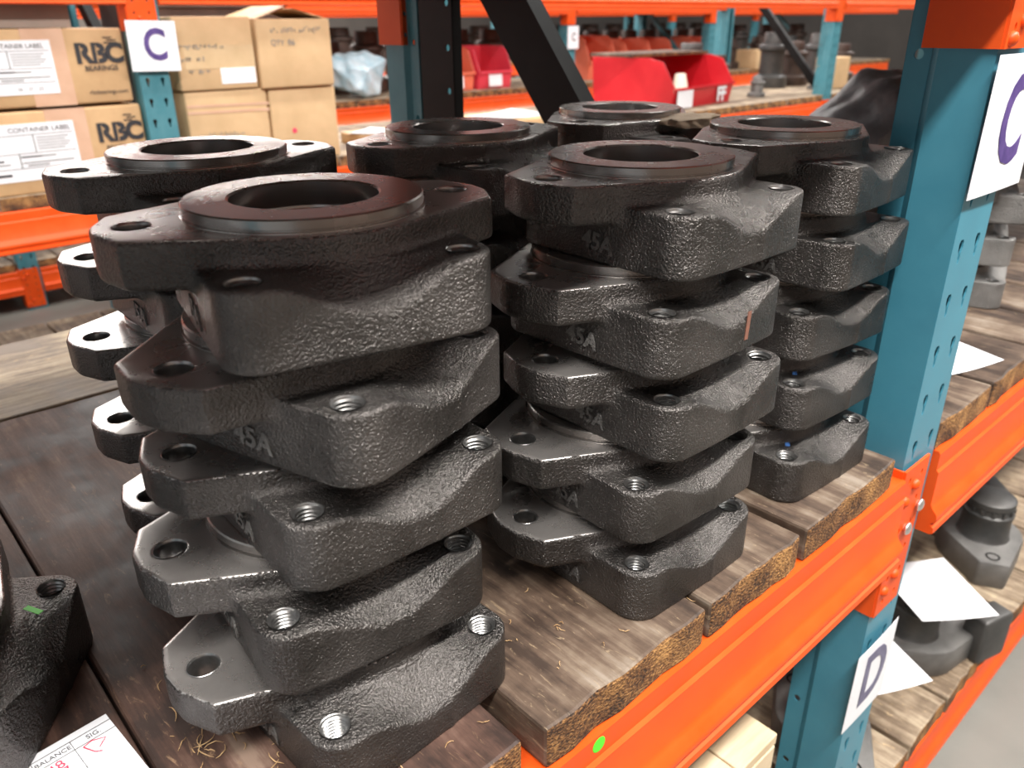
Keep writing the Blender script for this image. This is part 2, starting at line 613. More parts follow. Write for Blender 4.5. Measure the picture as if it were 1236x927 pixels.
def post(parent, x, y, kind='teal', flip=False):
    o = link('upright_post', POST[kind], parent, (x + (PW if flip else 0), y, 0), (0, 0, math.pi if flip else 0))
    s = o.modifiers.new('sheet', 'SOLIDIFY')
    s.thickness = 0.0026
    s.offset = 0
    return o


# beam cross-section (y, z): top at z = 0, front towards -y
BEAM = [(0.052, 0), (0.003, 0), (0.0, -0.004), (0.0, -0.033), (-0.004, -0.037), (-0.004, -0.096), (-0.008, -0.103), (-0.016, -0.112),
        (-0.018, -0.120), (-0.016, -0.126), (-0.010, -0.129), (-0.010, -0.133), (-0.016, -0.137), (-0.017, -0.146), (-0.012, -0.150), (0.052, -0.150)]


def beam(parent, x0, x1, y, ztop, flip=False):
    poly = BEAM if not flip else [(-p[0], p[1]) for p in BEAM]
    return MB().prism(poly, 0, x1 - x0, 'x').build('beam', M_ORANGE, parent, (x0, y, ztop), smooth=True)


def connector(parent, x, y, ztop, bolts=True, side=-1, z_low=-0.24, wide=0.085, deep=0.088):
    """L-shaped end bracket: one leg along the post's side face, one over its perforated front"""
    mb = MB()
    t = 0.004
    z0, z1 = ztop + z_low + 0.0, ztop + 0.012
    xs = x - t - 0.002
    # side leg with one round hole
    L = z1 - z0
    vs0 = []
    hole = ngon(0.014, 20)
    mbp = MB()
    panel(mbp, L, deep, L, 1, hole, lambda u, z: (xs, y - 0.006 + u, z), z0)
    o = mbp.build('beam_connector', M_ORANGE, parent)
    s = o.modifiers.new('plate', 'SOLIDIFY')
    s.thickness = t
    s.offset = 0
    o2 = None
    mbf = MB()
    panel(mbf, L, wide, 0.045, 2, TEAR2, lambda u, z: (xs + u, y - 0.008, z), z0)
    o2 = mbf.build('connector_front', M_ORANGE, o)
    s = o2.modifiers.new('plate', 'SOLIDIFY')
    s.thickness = t
    s.offset = 0
    if bolts:
        for k, (u, dz) in enumerate(((0.016, -0.045), (0.044, -0.025), (0.016, -0.215), (0.044, -0.195))):
            MB().lathe([(0, 0.007), (0.004, 0.0065), (0.0075, 0.004), (0.009, 0), (0.009, -0.004)], n=16).build(
                'stud', M_ORANGE, o, (xs + u, y - 0.011, ztop + dz), (math.pi / 2, 0, 0), smooth='all')
    return o


TEAR2 = ngon(0.0055, 10, 0.7)


def zinc_bolt(parent, loc):
    mb = MB().lathe([(0, 0.006), (0.006, 0.0055), (0.010, 0.003), (0.011, 0), (0.007, -0.001), (0.007, -0.006)], n=18)
    return mb.build('lock_bolt', M_ZINC, parent, loc, (math.pi / 2, 0, 0), smooth='all')


PLANKS = {}


def plank(parent, x0, x1, y0, y1, ztop, thick=0.05, top=None, uneven=True, name='plank'):
    top = top or M_WOOD
    mb = MB()
    n = 7
    xs = [x0 + (x1 - x0) * i / n for i in range(n + 1)]
    cx_, cy_ = (x0 + x1) / 2, (y0 + y1) / 2
    # prism in plan with slightly wandering ends
    fr = [y0 + (random.uniform(-.0025, .0025) if uneven else 0) for _ in xs]
    bk = [y1 + (random.uniform(-.0025, .0025) if uneven else 0) for _ in xs]
    poly = [(x - cx_, y - cy_) for x, y in zip(xs, fr)] + [(x - cx_, y - cy_) for x, y in zip(reversed(xs), reversed(bk))]
    mb.prism(poly, -thick, 0, 'z')
    me = mb.mesh(name, [top, M_END], bevel=0.004 if uneven else 0.0, seg=2)
    for p in me.polygons:
        if abs(p.normal.y) > 0.75:
            p.material_index = 1
    return link(name, me, parent, (cx_, cy_, ztop))


def cross_plank(parent, x0, x1, y0, y1, ztop, thick=0.05, top=None):
    """a plank lying along x: built along y and turned a quarter"""
    top = top or M_WOOD2
    me = MB().box(-(y1 - y0) / 2, (y1 - y0) / 2, -(x1 - x0) / 2, (x1 - x0) / 2, -thick, 0).mesh('plank', [top, M_END], bevel=0.004)
    for p in me.polygons:
        if abs(p.normal.y) > 0.75:
            p.material_index = 1
    return link('plank', me, parent, ((x0 + x1) / 2, (y0 + y1) / 2, ztop), (0, 0, math.pi / 2))


def brace(parent, x, ya, za, yb, zb, wd=0.085, material=None):
    """C-channel brace in the plane x = const"""
    L = math.hypot(yb - ya, zb - za)
    ang = math.atan2(zb - za, yb - ya)
    mb = MB()
    poly = [(-.019, -wd / 2), (.019, -wd / 2), (.019, -wd / 2 + .003), (-.016, -wd / 2 + .003), (-.016, wd / 2 - .003), (.019, wd / 2 - .003), (.019, wd / 2), (-.019, wd / 2)]
    mb.prism(poly, 0, L, 'y')
    return mb.build('brace', material or M_BLACK, parent, (x, ya, za), (ang, 0, 0))


def black_upright(parent, x, y):
    """slim black channel bolted to the rear post, one column of holes"""
    mb = MB()
    L = P_Z1 - P_Z0
    mb.add([(0, .034, P_Z0), (0, .112, P_Z0), (0, .112, P_Z1), (0, .034, P_Z1)], [(0, 1, 2, 3)])
    panel(mb, L, .034, .085, 1, ngon(.007, 12), lambda u, z: (0, u, z), P_Z0)
    mb.add([(0, 0, P_Z0), (.022, 0, P_Z0), (.022, 0, P_Z1), (0, 0, P_Z1)], [(0, 1, 2, 3)])
    mb.add([(0, .112, P_Z0), (.05, .112, P_Z0), (.05, .112, P_Z1), (0, .112, P_Z1)], [(0, 1, 2, 3)])
    o = mb.build('upright_post', M_BLACK, parent, (x, y, 0))
    s = o.modifiers.new('sheet', 'SOLIDIFY')
    s.thickness = 0.003
    s.offset = 0
    return o


YF = 0.375
X_POST = 1.128
rack = thing('storage_rack', 'near orange and blue storage rack with oily planks carrying the casting stacks', 'rack', (0, 0, 0))
# posts of the near rack
for xp in (-0.42, X_POST, 4.0):
    post(rack, xp, YF, 'blue')
    tp_ = post(rack, xp + 0.005, 1.62, 'teal', flip=True)
    tp_.location = (xp + 0.105, 1.650, 0)
    black_upright(rack, xp - 0.012, 1.405)
    for za, zb in ((0.81, -0.31), (-0.15, -1.05)):
        brace(rack, xp + 0.012, 1.42, za, 0.48, zb, 0.1)
# beams, front and rear, three levels
for zt in (-0.93, -0.05, 0.77):
    for xa, xb in ((-0.30, X_POST - 0.005), (X_POST + PW + 0.004, 3.995)):
        beam(rack, xa, xb, YF - 0.012, zt)
        beam(rack, xa, xb, 1.70, zt, flip=True).scale.z = 0.5 if zt > 0.5 else 1.0   # unseen top rear beam, thinned to weaken its red reflection in the rings
    for xp in (X_POST, 4.0):
        connector(rack, xp, YF, zt, z_low=-0.262 if zt == -0.05 else -0.226, deep=0.108 if zt == -0.05 else 0.092)
        connector(rack, xp - 0.010, 1.585, zt, bolts=False, wide=0.03)
        b1 = zinc_bolt(rack, (xp + 0.070, YF - 0.014, zt - 0.075))
        b2 = zinc_bolt(rack, (xp + 0.038, YF - 0.014, zt - 0.105))
# planks of the working shelf
for x0, x1, y0, zz in ((-0.435, -0.175, 0.372, 0), (-0.168, 0.0955, 0.372, 0), (0.0985, 0.349, 0.374, 0), (0.372, 0.613, 0.366, 0),
                       (0.624, 0.812, 0.366, 0), (0.828, 1.082, 0.368, 0)):
    plank(rack, x0, x1, y0, 1.395, zz, top=M_WOODR if x0 < 0.3 else M_WOOD)
cross_plank(rack, -0.44, 0.98, 1.403, 1.775, 0.0)
# right-hand bay, same level
xx = 1.245
while xx < 3.9:
    wd = random.uniform(.2, .27)
    plank(rack, xx, min(xx + wd - .012, 3.98), 0.37, 1.45, 0.0)
    xx += wd
# shelf above and shelf below
for zt, top in ((0.82, M_WOOD), (-0.88, M_WOOD2)):
    xx = -0.43
    while xx < 3.9:
        wd = random.uniform(.2, .27)
        if not 0.95 < xx < 1.2:
            plank(rack, xx, xx + wd - .012, 0.352, 1.76 if zt > 0 else 1.45, zt, top=top)
        xx += wd
# round green price dot on the beam
MB().lathe([(0, 0.0004), (0.0085, 0.0004), (0.009, 0.0)], n=24).build('green_sticker', M_GREEN, rack, (0.440, YF - 0.0122, -0.066), (math.pi / 2, 0, 0))


# racks across the aisles -------------------------------------------------
def far_rack(label, y, posts, levels, x0, x1, deck=True, depth=1.0, pl_levels=(0.0,), kind='teal', pw=0.24, step=False):
    rk = thing('storage_rack', label, 'rack', (0, 0, 0))
    for xp in posts:
        post(rk, xp, y, kind)
        post(rk, xp + 0.005, y + depth, kind, flip=True).location.y = y + depth + 0.11
        if y < 5:
            brace(rk, xp + 0.055, y + depth, 0.98, y + 0.09, 0.05, 0.06, M_BLACK)
        else:
            brace(rk, xp + 0.055, y + depth, 0.70, y + 0.11, -0.1, 0.05, M_TEAL)
    edges = [x0] + [q for p in posts for q in (p - 0.004, p + PW + 0.004)] + [x1]
    for zt in levels:
        for i in range(0, len(edges), 2):
            if edges[i + 1] - edges[i] > 0.15:
                beam(rk, edges[i], edges[i + 1], y - 0.004, zt)
                beam(rk, edges[i], edges[i + 1], y + depth + 0.06, zt, flip=True)
        for xp in posts:
            connector(rk, xp, y, zt, wide=PW - 0.005, bolts=y < 7)
    for zt in pl_levels:
        xx = x0
        while xx < x1 - 0.1:
            wd = pw + random.uniform(-.03, .03)
            plank(rk, xx, xx + wd - .012, y + 0.01, y + depth + 0.08, zt, top=M_WOOD2, uneven=y < 5)
            xx += wd
    return rk


far_rack('orange and teal rack across the rear aisle holding the cardboard boxes', 3.40, (-1.5, 1.155, 6.55), (-0.87, -0.05, 0.79), -1.6, 9.0, pl_levels=(0.0, -0.82))
far_rack('orange and teal rack two aisles back with pink bins and a blue bag', 5.80, (1.0, 2.7, 6.0, 8.32, 11.2), (-0.87, -0.05, 0.77), -0.4, 13.0, pl_levels=(0.0, -0.82, 0.82))
far_rack('distant orange and teal rack three aisles back', 9.6, (4.6, 7.3, 9.85, 12.6, 15.3), (-0.87, -0.05, 0.77), 2.0, 18.0, pl_levels=(0.0, 0.82), pw=0.5)

# ------------------------------------------------------------------ castings
A_, B_, C_ = 0.1326, 0.0825, 0.1187       # bolt-hole and tapped-hole positions
HP, RR, BOT = 0.0905, 0.0105, -0.080      # stack pitch, ring height, underside
R_OUT, R_IN = 0.0965, 0.0600
Z_PAD = -0.0205


def convex_hull(pts):
    pts = sorted(set(pts))

    def half(seq):
        out = []
        for p in seq:
            while len(out) > 1 and (out[-1][0] - out[-2][0]) * (p[1] - out[-2][1]) - (out[-1][1] - out[-2][1]) * (p[0] - out[-2][0]) <= 0:
                out.pop()
            out.append(p)
        return out[:-1]
    return half(pts) + half(pts[::-1])


_rp = 0.004
_pts = []
for sx in (-1, 1):
    for sy in (-1, 1):
        _pts += [(sx * (0.1615 - _rp), sy * 0.009), (sx * (0.149 - _rp), sy * (0.049 - _rp)), (sx * (0.1605 - _rp), sy * 0.015)]
for k in range(48):
    _pts.append((round((0.108 - _rp) * math.cos(k * math.pi / 24), 5), round((0.108 - _rp) * math.sin(k * math.pi / 24), 5)))
HULL = np.array(convex_hull(_pts))


def sd_hull(x, y):
    d = np.full(x.shape, 1e9)
    s = np.full(x.shape, -1e9)
    n = len(HULL)
    for i in range(n):
        a, b = HULL[i], HULL[(i + 1) % n]
        e = b - a
        px, py = x - a[0], y - a[1]
        t = np.clip((px * e[0] + py * e[1]) / (e @ e), 0, 1)
        d = np.minimum(d, (px - t * e[0]) ** 2 + (py - t * e[1]) ** 2)
        L = math.hypot(*e)
        s = np.maximum(s, (px * e[1] - py * e[0]) / L)
    return np.where(s < 0, -np.sqrt(d), np.sqrt(d)) - _rp


def smin(a, b, k):
    h = np.clip(.5 + .5 * (b - a) / k, 0, 1)
    return b * (1 - h) + a * h - k * h * (1 - h)


def smax(a, b, k):
    return -smin(-a, -b, k)


def sstep(a, b, x):
    t = np.clip((x - a) / (b - a), 0, 1)
    return t * t * (3 - 2 * t)


def rbox2(x, y, x0, x1, y0, y1, r):
    qx = np.abs(x - (x0 + x1) / 2) - (x1 - x0) / 2 + r
    qy = np.abs(y - (y0 + y1) / 2) - (y1 - y0) / 2 + r
    return np.minimum(np.maximum(qx, qy), 0) + np.hypot(np.maximum(qx, 0), np.maximum(qy, 0)) - r


def sdf_casting(x, y, z):
    plate2 = sd_hull(x, y)
    plate = smax(plate2, -0.037 - z, 0.007)
    # deep body with the mounting pad in front; face very slightly crowned, faint parting seam
    yb = y + 0.003 * (1 - (x / 0.1) ** 2) * sstep(-0.05, -0.14, y)
    seam = 0.0011 * np.exp(-((x - 0.018) / 0.0035) ** 2) * sstep(-0.10, -0.14, y)
    body2 = rbox2(x, yb, -0.1045, 0.1045, -0.1435, 0.080, 0.028) - seam
    wgt = sstep(0.078, 0.004, np.abs(x - 0.004))
    ztop = Z_PAD - 0.027 * wgt * np.clip((-y - 0.110) / 0.036, 0, 1.2)
    body = smax(body2, (z - ztop) * 0.8, 0.0032)
    d = smin(plate, body, 0.008)
    d = smax(d, z, 0.0045)
    d = smax(d, BOT - z, 0.0035)
    d = np.maximum(d, 0.0612 - np.hypot(x, y))
    for s in (-1, 1):
        d = np.maximum(d, 0.0132 - np.hypot(x - s * A_, y))
        hole = np.maximum(np.hypot(x - s * B_, y + C_) - 0.0122, -0.062 - z)
        d = np.maximum(d, -hole)
    return d


def surface_nets(fn, lo, hi, h):
    n = [int(round((b - a) / h)) + 1 for a, b in zip(lo, hi)]
    ax = [np.linspace(a, a + h * (k - 1), k) for a, k in zip(lo, n)]
    X, Y, Z = np.meshgrid(*ax, indexing='ij')
    F = fn(X, Y, Z)
    inside = F < 0
    c = [np.s_[:-1], np.s_[1:]]
    cnt = sum(inside[c[i], c[j], c[k]].astype(np.int8) for i in (0, 1) for j in (0, 1) for k in (0, 1))
    act = (cnt > 0) & (cnt < 8)
    idx = -np.ones(act.shape, int)
    ci = np.argwhere(act)
    idx[act] = np.arange(len(ci))
    P = np.zeros((len(ci), 3))
    W = np.zeros(len(ci))
    crn = [(i, j, k) for i in (0, 1) for j in (0, 1) for k in (0, 1)]
    for a in crn:
        for b in crn:
            if sum(b) - sum(a) == 1 and all(q >= p for p, q in zip(a, b)):
                fa = F[ci[:, 0] + a[0], ci[:, 1] + a[1], ci[:, 2] + a[2]]
                fb = F[ci[:, 0] + b[0], ci[:, 1] + b[1], ci[:, 2] + b[2]]
                mk = (fa < 0) != (fb < 0)
                t = np.where(mk, fa / np.where(mk, fa - fb, 1), 0)
                p = np.array(a) + t[:, None] * (np.array(b) - np.array(a))
                P += np.where(mk[:, None], p, 0)
                W += mk
    P = np.array(lo) + (ci + P / W[:, None]) * h
    for _ in range(3):
        f0 = fn(*P.T)
        e = 2e-4
        G = np.stack([(fn(*(P + e * u).T) - fn(*(P - e * u).T)) / (2 * e) for u in np.eye(3)], 1)
        st = -(f0 / np.maximum((G ** 2).sum(1), .25))[:, None] * G
        P += np.clip(st, -h * .5, h * .5)
    quads = []
    for d in range(3):
        u, v = (d + 1) % 3, (d + 2) % 3
        s0 = [slice(None)] * 3
        s1 = [slice(None)] * 3
        s0[d] = slice(0, -1)
        s1[d] = slice(1, None)
        ch = inside[tuple(s0)] != inside[tuple(s1)]
        e = np.argwhere(ch)
        e = e[(e[:, u] > 0) & (e[:, v] > 0) & (e[:, u] < n[u] - 1) & (e[:, v] < n[v] - 1)]
        ins = inside[e[:, 0], e[:, 1], e[:, 2]]

        def cell(du, dv):
            q = e.copy()
            q[:, u] -= du
            q[:, v] -= dv
            return idx[q[:, 0], q[:, 1], q[:, 2]]
        q = np.stack([cell(1, 1), cell(0, 1), cell(0, 0), cell(1, 0)], 1)
        q[~ins] = q[~ins][:, ::-1]
        quads.append(q)
    return P, np.concatenate(quads)


def casting_body_mesh(name, m_skin, m_face):
    P, Q = surface_nets(sdf_casting, (-0.171, -0.157, -0.0847), (0.171, 0.121, 0.0073), 0.0021)
    me = bpy.data.meshes.new(name)
    me.vertices.add(len(P))
    me.vertices.foreach_set('co', P.ravel())
    me.loops.add(Q.size)
    me.loops.foreach_set('vertex_index', Q.ravel())
    me.polygons.add(len(Q))
    me.polygons.foreach_set('loop_start', np.arange(0, Q.size, 4))
    me.materials.append(m_skin)
    me.materials.append(m_face)
    zc = P[Q][:, :, 2]
    mi = ((zc.min(1) > -0.0016)).astype(np.int32)
    me.polygons.foreach_set('material_index', mi)
    me.update(calc_edges=True)
    me.validate()
    me.shade_smooth()
    return me


BODY = casting_body_mesh('cast_body', M_CAST, M_MACH)
BODYG = BODY.copy()
BODYG.materials[0] = M_CASTG
RINGM = MB().lathe([(0.0606, BOT + .001), (0.0545, BOT + .001), (0.0545, -0.0135), (0.0552, -0.0125), (R_IN, -0.0125), (R_IN, RR - 0.0016), (R_IN + 0.0016, RR),
                    (R_OUT - 0.0012, RR), (R_OUT, RR - 0.0012), (R_OUT, 0.0028), (R_OUT - 0.0014, 0.0022), (R_OUT - 0.0014, 0.0010),
                    (R_OUT + 0.0012, 0.0006), (R_OUT + 0.0016, -0.0006), (R_OUT + .001, -0.003), (0.0606, -0.003)], n=96, closed=True).mesh('spigot_ring', M_RING, smooth=True)
RINGM.materials.append(mat('honed_bore', (0.52, 0.51, 0.50), 0.2, 0.95, (0.62, 0.61, 0.60), 40))
for p_ in RINGM.polygons:
    if math.hypot(p_.center.x, p_.center.y) < R_IN + 0.0004:
        p_.material_index = 1
BOLTM = MB().lathe([(0.0142, 0.0002), (0.0137, 0.0006), (0.0128, -0.0008), (0.0125, -0.002), (0.0125, -0.036), (0.0135, -0.0375)], n=32).mesh('bolt_hole', M_BORE, smooth=True)
_th = [(0.0128, 0.0006), (0.0122, 0.0002), (0.0117, -0.0012)]
zz = -0.0016
while zz > -0.046:
    _th += [(0.0116, zz), (0.0099, zz - 0.0013), (0.0099, zz - 0.0017), (0.0116, zz - 0.0030)]
    zz -= 0.0034
_th += [(0.0099, -0.047), (0.0, -0.050)]
THRM = MB().lathe(_th, n=28).mesh('threaded_hole', M_BORE, smooth=True)
CASTTXT = text_mesh('cast_lettering', '45A', 0.024, M_CASTG, 0.0016, 0.0006)


def casting(name, label, x, y, z, rz, group, grey=False, detail=True, sz=1.0):
    t = thing(name, label, 'casting', (x, y, z + 0.0), rz, group)
    t.scale = (1, 1, sz)
    up = -BOT      # the Empty sits at the base of the casting
    link('cast_body', BODYG if grey else BODY, t, (0, 0, up))
    link('spigot_ring', RINGM, t, (0, 0, up))
    for s in (-1, 1):
        link('bolt_hole', BOLTM, t, (s * A_, 0, up))
        link('threaded_hole', THRM, t, (s * B_, -C_, up + Z_PAD))
    if detail:
        link('cast_lettering', CASTTXT, t, (-0.1042, -0.040, up - 0.060), (math.pi / 2, 0.1, -math.pi / 2))
    return t


S = 1.015
ORD = ['topmost', 'second highest', 'middle', 'second lowest', 'bottom']
STACKS = {
    'front stack nearest the camera': [(.317, .600, -.209), (.302, .598, .30), (.314, .601, -.028), (.293, .602, -.095), (.286, .573, .06)],
    'front stack second from the blue post': [(.680, .547, -.018), (.655, .546, .019), (.668, .539, -.004), (.648, .546, -.046), (.641, .538, -.02)],
    'front stack against the blue post': [(1.020, .580, .06), (1.018, .568, .03), (1.008, .575, -.10), (.990, .565, -.06), (.963, .548, -.045)],
    'rear stack before the cardboard boxes': [(.364, .925, .032), (.359, .926, .0), (.350, .931, .0), (.348, .902, .0), (.352, .874, .03)],
    'rear stack before the black upright': [(.695, .870, .064), (.693, .873, .02), (.698, .863, -.03), (.691, .868, .03), (.693, .863, 0)],
    'rear stack before the big red bin': [(1.035, .880, .25), (1.032, .885, .02), (1.035, .888, -.02), (1.033, .884, .02), (1.034, .886, 0)],
}
for sname, lst in STACKS.items():
    for i, (x, y, th) in enumerate(lst):
        casting('flange_casting', '%s dark iron flange casting in the %s' % (ORD[i], sname), x, y, (4 - i) * HP, th,
                'dark iron flange castings stacked on the planks')
_cast = [o for o in bpy.data.objects if o.name.startswith('flange_casting')]
_cast.sort(key=lambda o: o.name)
M_CHALK = mat('blue_chalk', (0.07, 0.20, 0.55), 0.8)
M_RUST = mat('rust_streak', (0.26, 0.10, 0.06), 0.8, 0, (0.16, 0.08, 0.06), 120)
for k_ in (13, 14):
    MB().box(-.009, .009, -.003, .003, 0, .0005).build('chalk_mark', M_CHALK, _cast[k_], (-0.052, -0.100, -BOT + Z_PAD + .0004), (0, 0, .6))
for k_, x_ in ((6, .024),):
    MB().box(-.0030, .0030, -.0009, 0, 0, .030).build('rust_streak', M_RUST, _cast[k_], (x_, -0.1466, 0.012), (0, .06, 0))
gk = casting('flange_casting', 'lone dark casting with a green paint mark lying at the left edge of the shelf', -0.056, 0.782, 0.0, 0.95,
             'dark iron flange castings stacked on the planks', detail=False, sz=1.2)
MB().box(-.0028, .0028, -.010, .010, 0, .0005).build('paint_mark', M_GREEN, gk, (0.045, -0.118, 0.0623), (0, 0, -0.5))
# loose castings in the next bay
for i in range(4):
    casting('flange_casting', '%s grey casting of the stack beyond the blue post' % ['bottom', 'second', 'third', 'topmost'][i], 1.93, 0.67 + .01 * (i % 2), i * HP, .3 + .12 * i,
            'grey castings beyond the blue post', grey=True, detail=False)


# ------------------------------------------------------------------ papers and letter cards
UP = (math.pi / 2, 0, 0)          # a card facing the aisle (towards -y)


def letter_card(letter, label, x, y, z, w_, h_, ink, size, tilt=0.0, curl=0.004):
    c = sheet('letter_card', label, 'label', w_, h_, (x, y, z), (math.pi / 2, tilt, 0), 'letter cards on the rack uprights', curl=-curl)
    me = text_mesh('written_letter', letter, size, ink, 0.0002, 0.004)
    link('written_letter', me, c, (0.006, 0, 0.0012), (0, 0, 0)).scale = (0.82, 1, 1)
    return c


letter_card('C', 'white card with a purple letter C on the near blue post', 1.206, YF - 0.0105, 0.452, 0.185, 0.172, M_PURPLE, 0.155, 0.0)
letter_card('D', 'white card with a letter D on the lower blue post', 1.172, YF - 0.0105, -0.468, 0.15, 0.172, M_DMARK, 0.155, 0.0)
letter_card('C', 'white card with a letter C between the cardboard boxes', 1.222, 3.40 - 0.024, 0.497, 0.185, 0.178, M_PURPLE, 0.155, 0.02)
letter_card('C', 'small white card on the distant upright left of the big red bin', 6.06, 5.775, 0.42, 0.15, 0.20, M_GREYINK, 0.10)

# tally sheet
ts = sheet('tally_sheet', 'white tally sheet with red handwriting lying in front of the lone casting', 'paper', 0.17, 0.22, (0.0985 - 0.085 - 0.002, 0.655 - 0.117, 0.0012), (0, 0, 0.09))


def tally_line(x0, y0, x1, y1, wd=0.0003, ink=M_INK):
    d = Vector((x1 - x0, y1 - y0)).normalized()
    n = Vector((-d.y, d.x)) * wd
    MB().add([(x0 + n.x, y0 + n.y, 0.0010), (x0 - n.x, y0 - n.y, 0.0010), (x1 - n.x, y1 - n.y, 0.0010), (x1 + n.x, y1 + n.y, 0.0010)], [(0, 1, 2, 3)]).build('ruled_line', ink, ts)


YT = 0.11
for dy, w_ in ((0.009, .0004), (0.021, .0004), (0.0295, .0002), (0.038, .0002), (0.0465, .0002), (0.055, .0002), (0.0635, .0002), (0.072, .0002), (0.081, .0002)):
    tally_line(-0.085, YT - dy, 0.085, YT - dy, w_, M_INK if w_ > .0003 else M_GREYINK)
for x in (0.050, 0.018, -0.014):
    tally_line(x, YT - 0.009, x, YT - 0.10, .00025)
for txt, x, y, sz_ in (('SIG.', 0.068, YT - 0.0152, 0.0075), ('BALANCE', 0.034, YT - 0.0152, 0.0068), ('ISS', 0.004, YT - 0.0152, 0.0068)):
    link('printed_heading', text_mesh('printed_heading', txt, sz_, M_INK, 0.0001, 0.0), ts, (x, y, 0.0009))
for txt, x, y in (('48', 0.032, YT - 0.0285), ('47', 0.034, YT - 0.039)):
    link('handwriting', text_mesh('handwriting', txt, 0.014, M_RED, 0.0001, 0.0), ts, (x, y, 0.0009), (0, 0, 0.15))
stroke([(.056, YT - .024), (.061, YT - .036), (.066, YT - .040)], .0006, 'handwriting', M_RED, ts, (0, 0, 0), (0, 0, 0), 0.0012)
stroke([(.056, YT - .024), (.064, YT - .022), (.074, YT - .027), (.066, YT - .034)], .0006, 'handwriting', M_RED, ts, (0, 0, 0), (0, 0, 0), 0.0012)

sheet('paper_sheet', 'white paper sheet on the planks just beyond the blue post', 'paper', 0.21, 0.15, (1.500, 0.495, 0.0012), (0, 0, -0.27), curl=0.02)


# ------------------------------------------------------------------ cartons
def carton(name, label, x0, x1, y0, y1, z0, z1, material, tape=True, rz=0.0, seam=True):
    t = thing(name, label, 'box', ((x0 + x1) / 2, (y0 + y1) / 2, z0), rz, 'cartons on the rack across the rear aisle')
    hx, hy, h_ = (x1 - x0) / 2, (y1 - y0) / 2, z1 - z0
    me = MB().box(-hx, hx, -hy, hy, 0, h_).mesh('carton_body', material, bevel=0.008, seg=3, smooth=True)
    link('carton_body', me, t)
    return t, hx, hy, h_


def front_text(t, txt, x, z, hy, size, ink, weight=0.0, rot=0.0, name='printed_text', align='CENTER'):
    return link(name, text_mesh(name, txt, size, ink, 0.0002, weight, align), t, (x, -hy - 0.0022, z), (math.pi / 2, rot, 0))


def scribble(t, x, z, hy, w_, h_, ink, seed, name='handwriting', wd=0.0022):
    rnd = random.Random(seed)
    n = max(4, int(w_ / (h_ * .45)))
    for k in range(n):
        x0 = x - w_ / 2 + w_ * k / n
        if rnd.random() < .15:
            continue
        pts = [(x0 + rnd.uniform(0, .5) * w_ / n, z + rnd.uniform(-.5, .5) * h_) for _ in range(rnd.choice((3, 4)))]
        stroke(pts, wd, name, ink, t, (0, -hy - 0.0022, 0), (math.pi / 2, 0, 0), 0.0003)


def container_label(t, x0, x1, z0, z1, hy):
    lab = MB().box(x0, x1, -hy - 0.0022, -hy - 0.0008, z0, z1).build('container_label', M_PAPER, t)
    w_, h_ = x1 - x0, z1 - z0

    def bar(a, b, c, d, ink=M_GREYINK):
        MB().box(x0 + a * w_, x0 + b * w_, -hy - 0.0032, -hy - 0.0022, z0 + c * h_, z0 + d * h_).build('label_print', ink, lab)
    for k in (0.22, 0.48, 0.80):
        bar(0.02, 0.98, k, k + .012)
    bar(0.44, 0.452, .22, .48)
    bar(0.60, 0.61, .48, .80)
    for k in range(5):
        bar(0.63, 0.63 + (.30, .27, .31, .29, .25)[k], .74 - k * .05, .755 - k * .05)
    for a, b, c in ((.46, .78, .41), (.02, .22, .58), (.02, .30, .66), (.46, .94, .31), (.50, .70, .26), (.05, .35, .30)):
        bar(a, b, c, c + .022)
    bar(.02, .34, .10, .145, M_INK)
    bar(.46, .64, .41, .435, M_INK)
    bar(.03, .30, .36, .39, M_INK)
    link('label_text', text_mesh('label_text', 'CONTAINER LABEL', h_ * .12, M_INK, .0002), lab, (x0 + .68 * w_, -hy - .0030, z0 + .89 * h_), UP)
    link('label_text', text_mesh('label_text', '06 - 27 - 23', h_ * .10, M_GREYINK, .0002), lab, (x0 + .74 * w_, -hy - .0030, z0 + .10 * h_), UP)


def bearing_carton(label, x0, x1, z0, z1, y0=3.425):
    t, hx, hy, h_ = carton('bearing_carton', label, x0, x1, y0, y0 + 0.42, z0, z1, M_CARD)
    # centre tape running over the front
    MB().box(hx - 0.345, hx - 0.205, -hy - 0.0008, -hy + 0.001, 0.0, h_ + 0.0008).build('packing_tape', M_TAPE, t)
    MB().box(hx - 0.345, hx - 0.205, -hy, hy, h_, h_ + 0.0008).build('packing_tape', M_TAPE, t)
    container_label(t, hx - 0.62, hx - 0.255, h_ * .17, h_ * .86, hy)
    for txt, dx in (('R', -.150), ('B', -.095), ('C', -.040)):
        front_text(t, txt, hx + dx, h_ * .66, hy, 0.092, M_INK, 0.0045)
    # stencil cuts through the letters
    for dx in (-.158, -.103):
        MB().box(hx + dx - .001, hx + dx + .002, -hy - .0034, -hy - .0022, h_ * .66 - .03, h_ * .66 + .03).build('stencil_gap', M_CARD, t)
    front_text(t, 'BEARINGS', hx - .095, h_ * .47, hy, 0.026, M_INK, 0.0004)
    front_text(t, 'rbcbearings.com', hx - .085, h_ * .15, hy, 0.021, M_INK)
    # small stacked-wave emblem above the last letter
    for k in range(3):
        MB().box(hx - .072 + .012 * (k % 2), hx - .040 + .014 * (k % 2), -hy - .003, -hy - .002, h_ * (.80 + .035 * k), h_ * (.815 + .035 * k)).build('emblem_bar', M_INK, t)
    return t


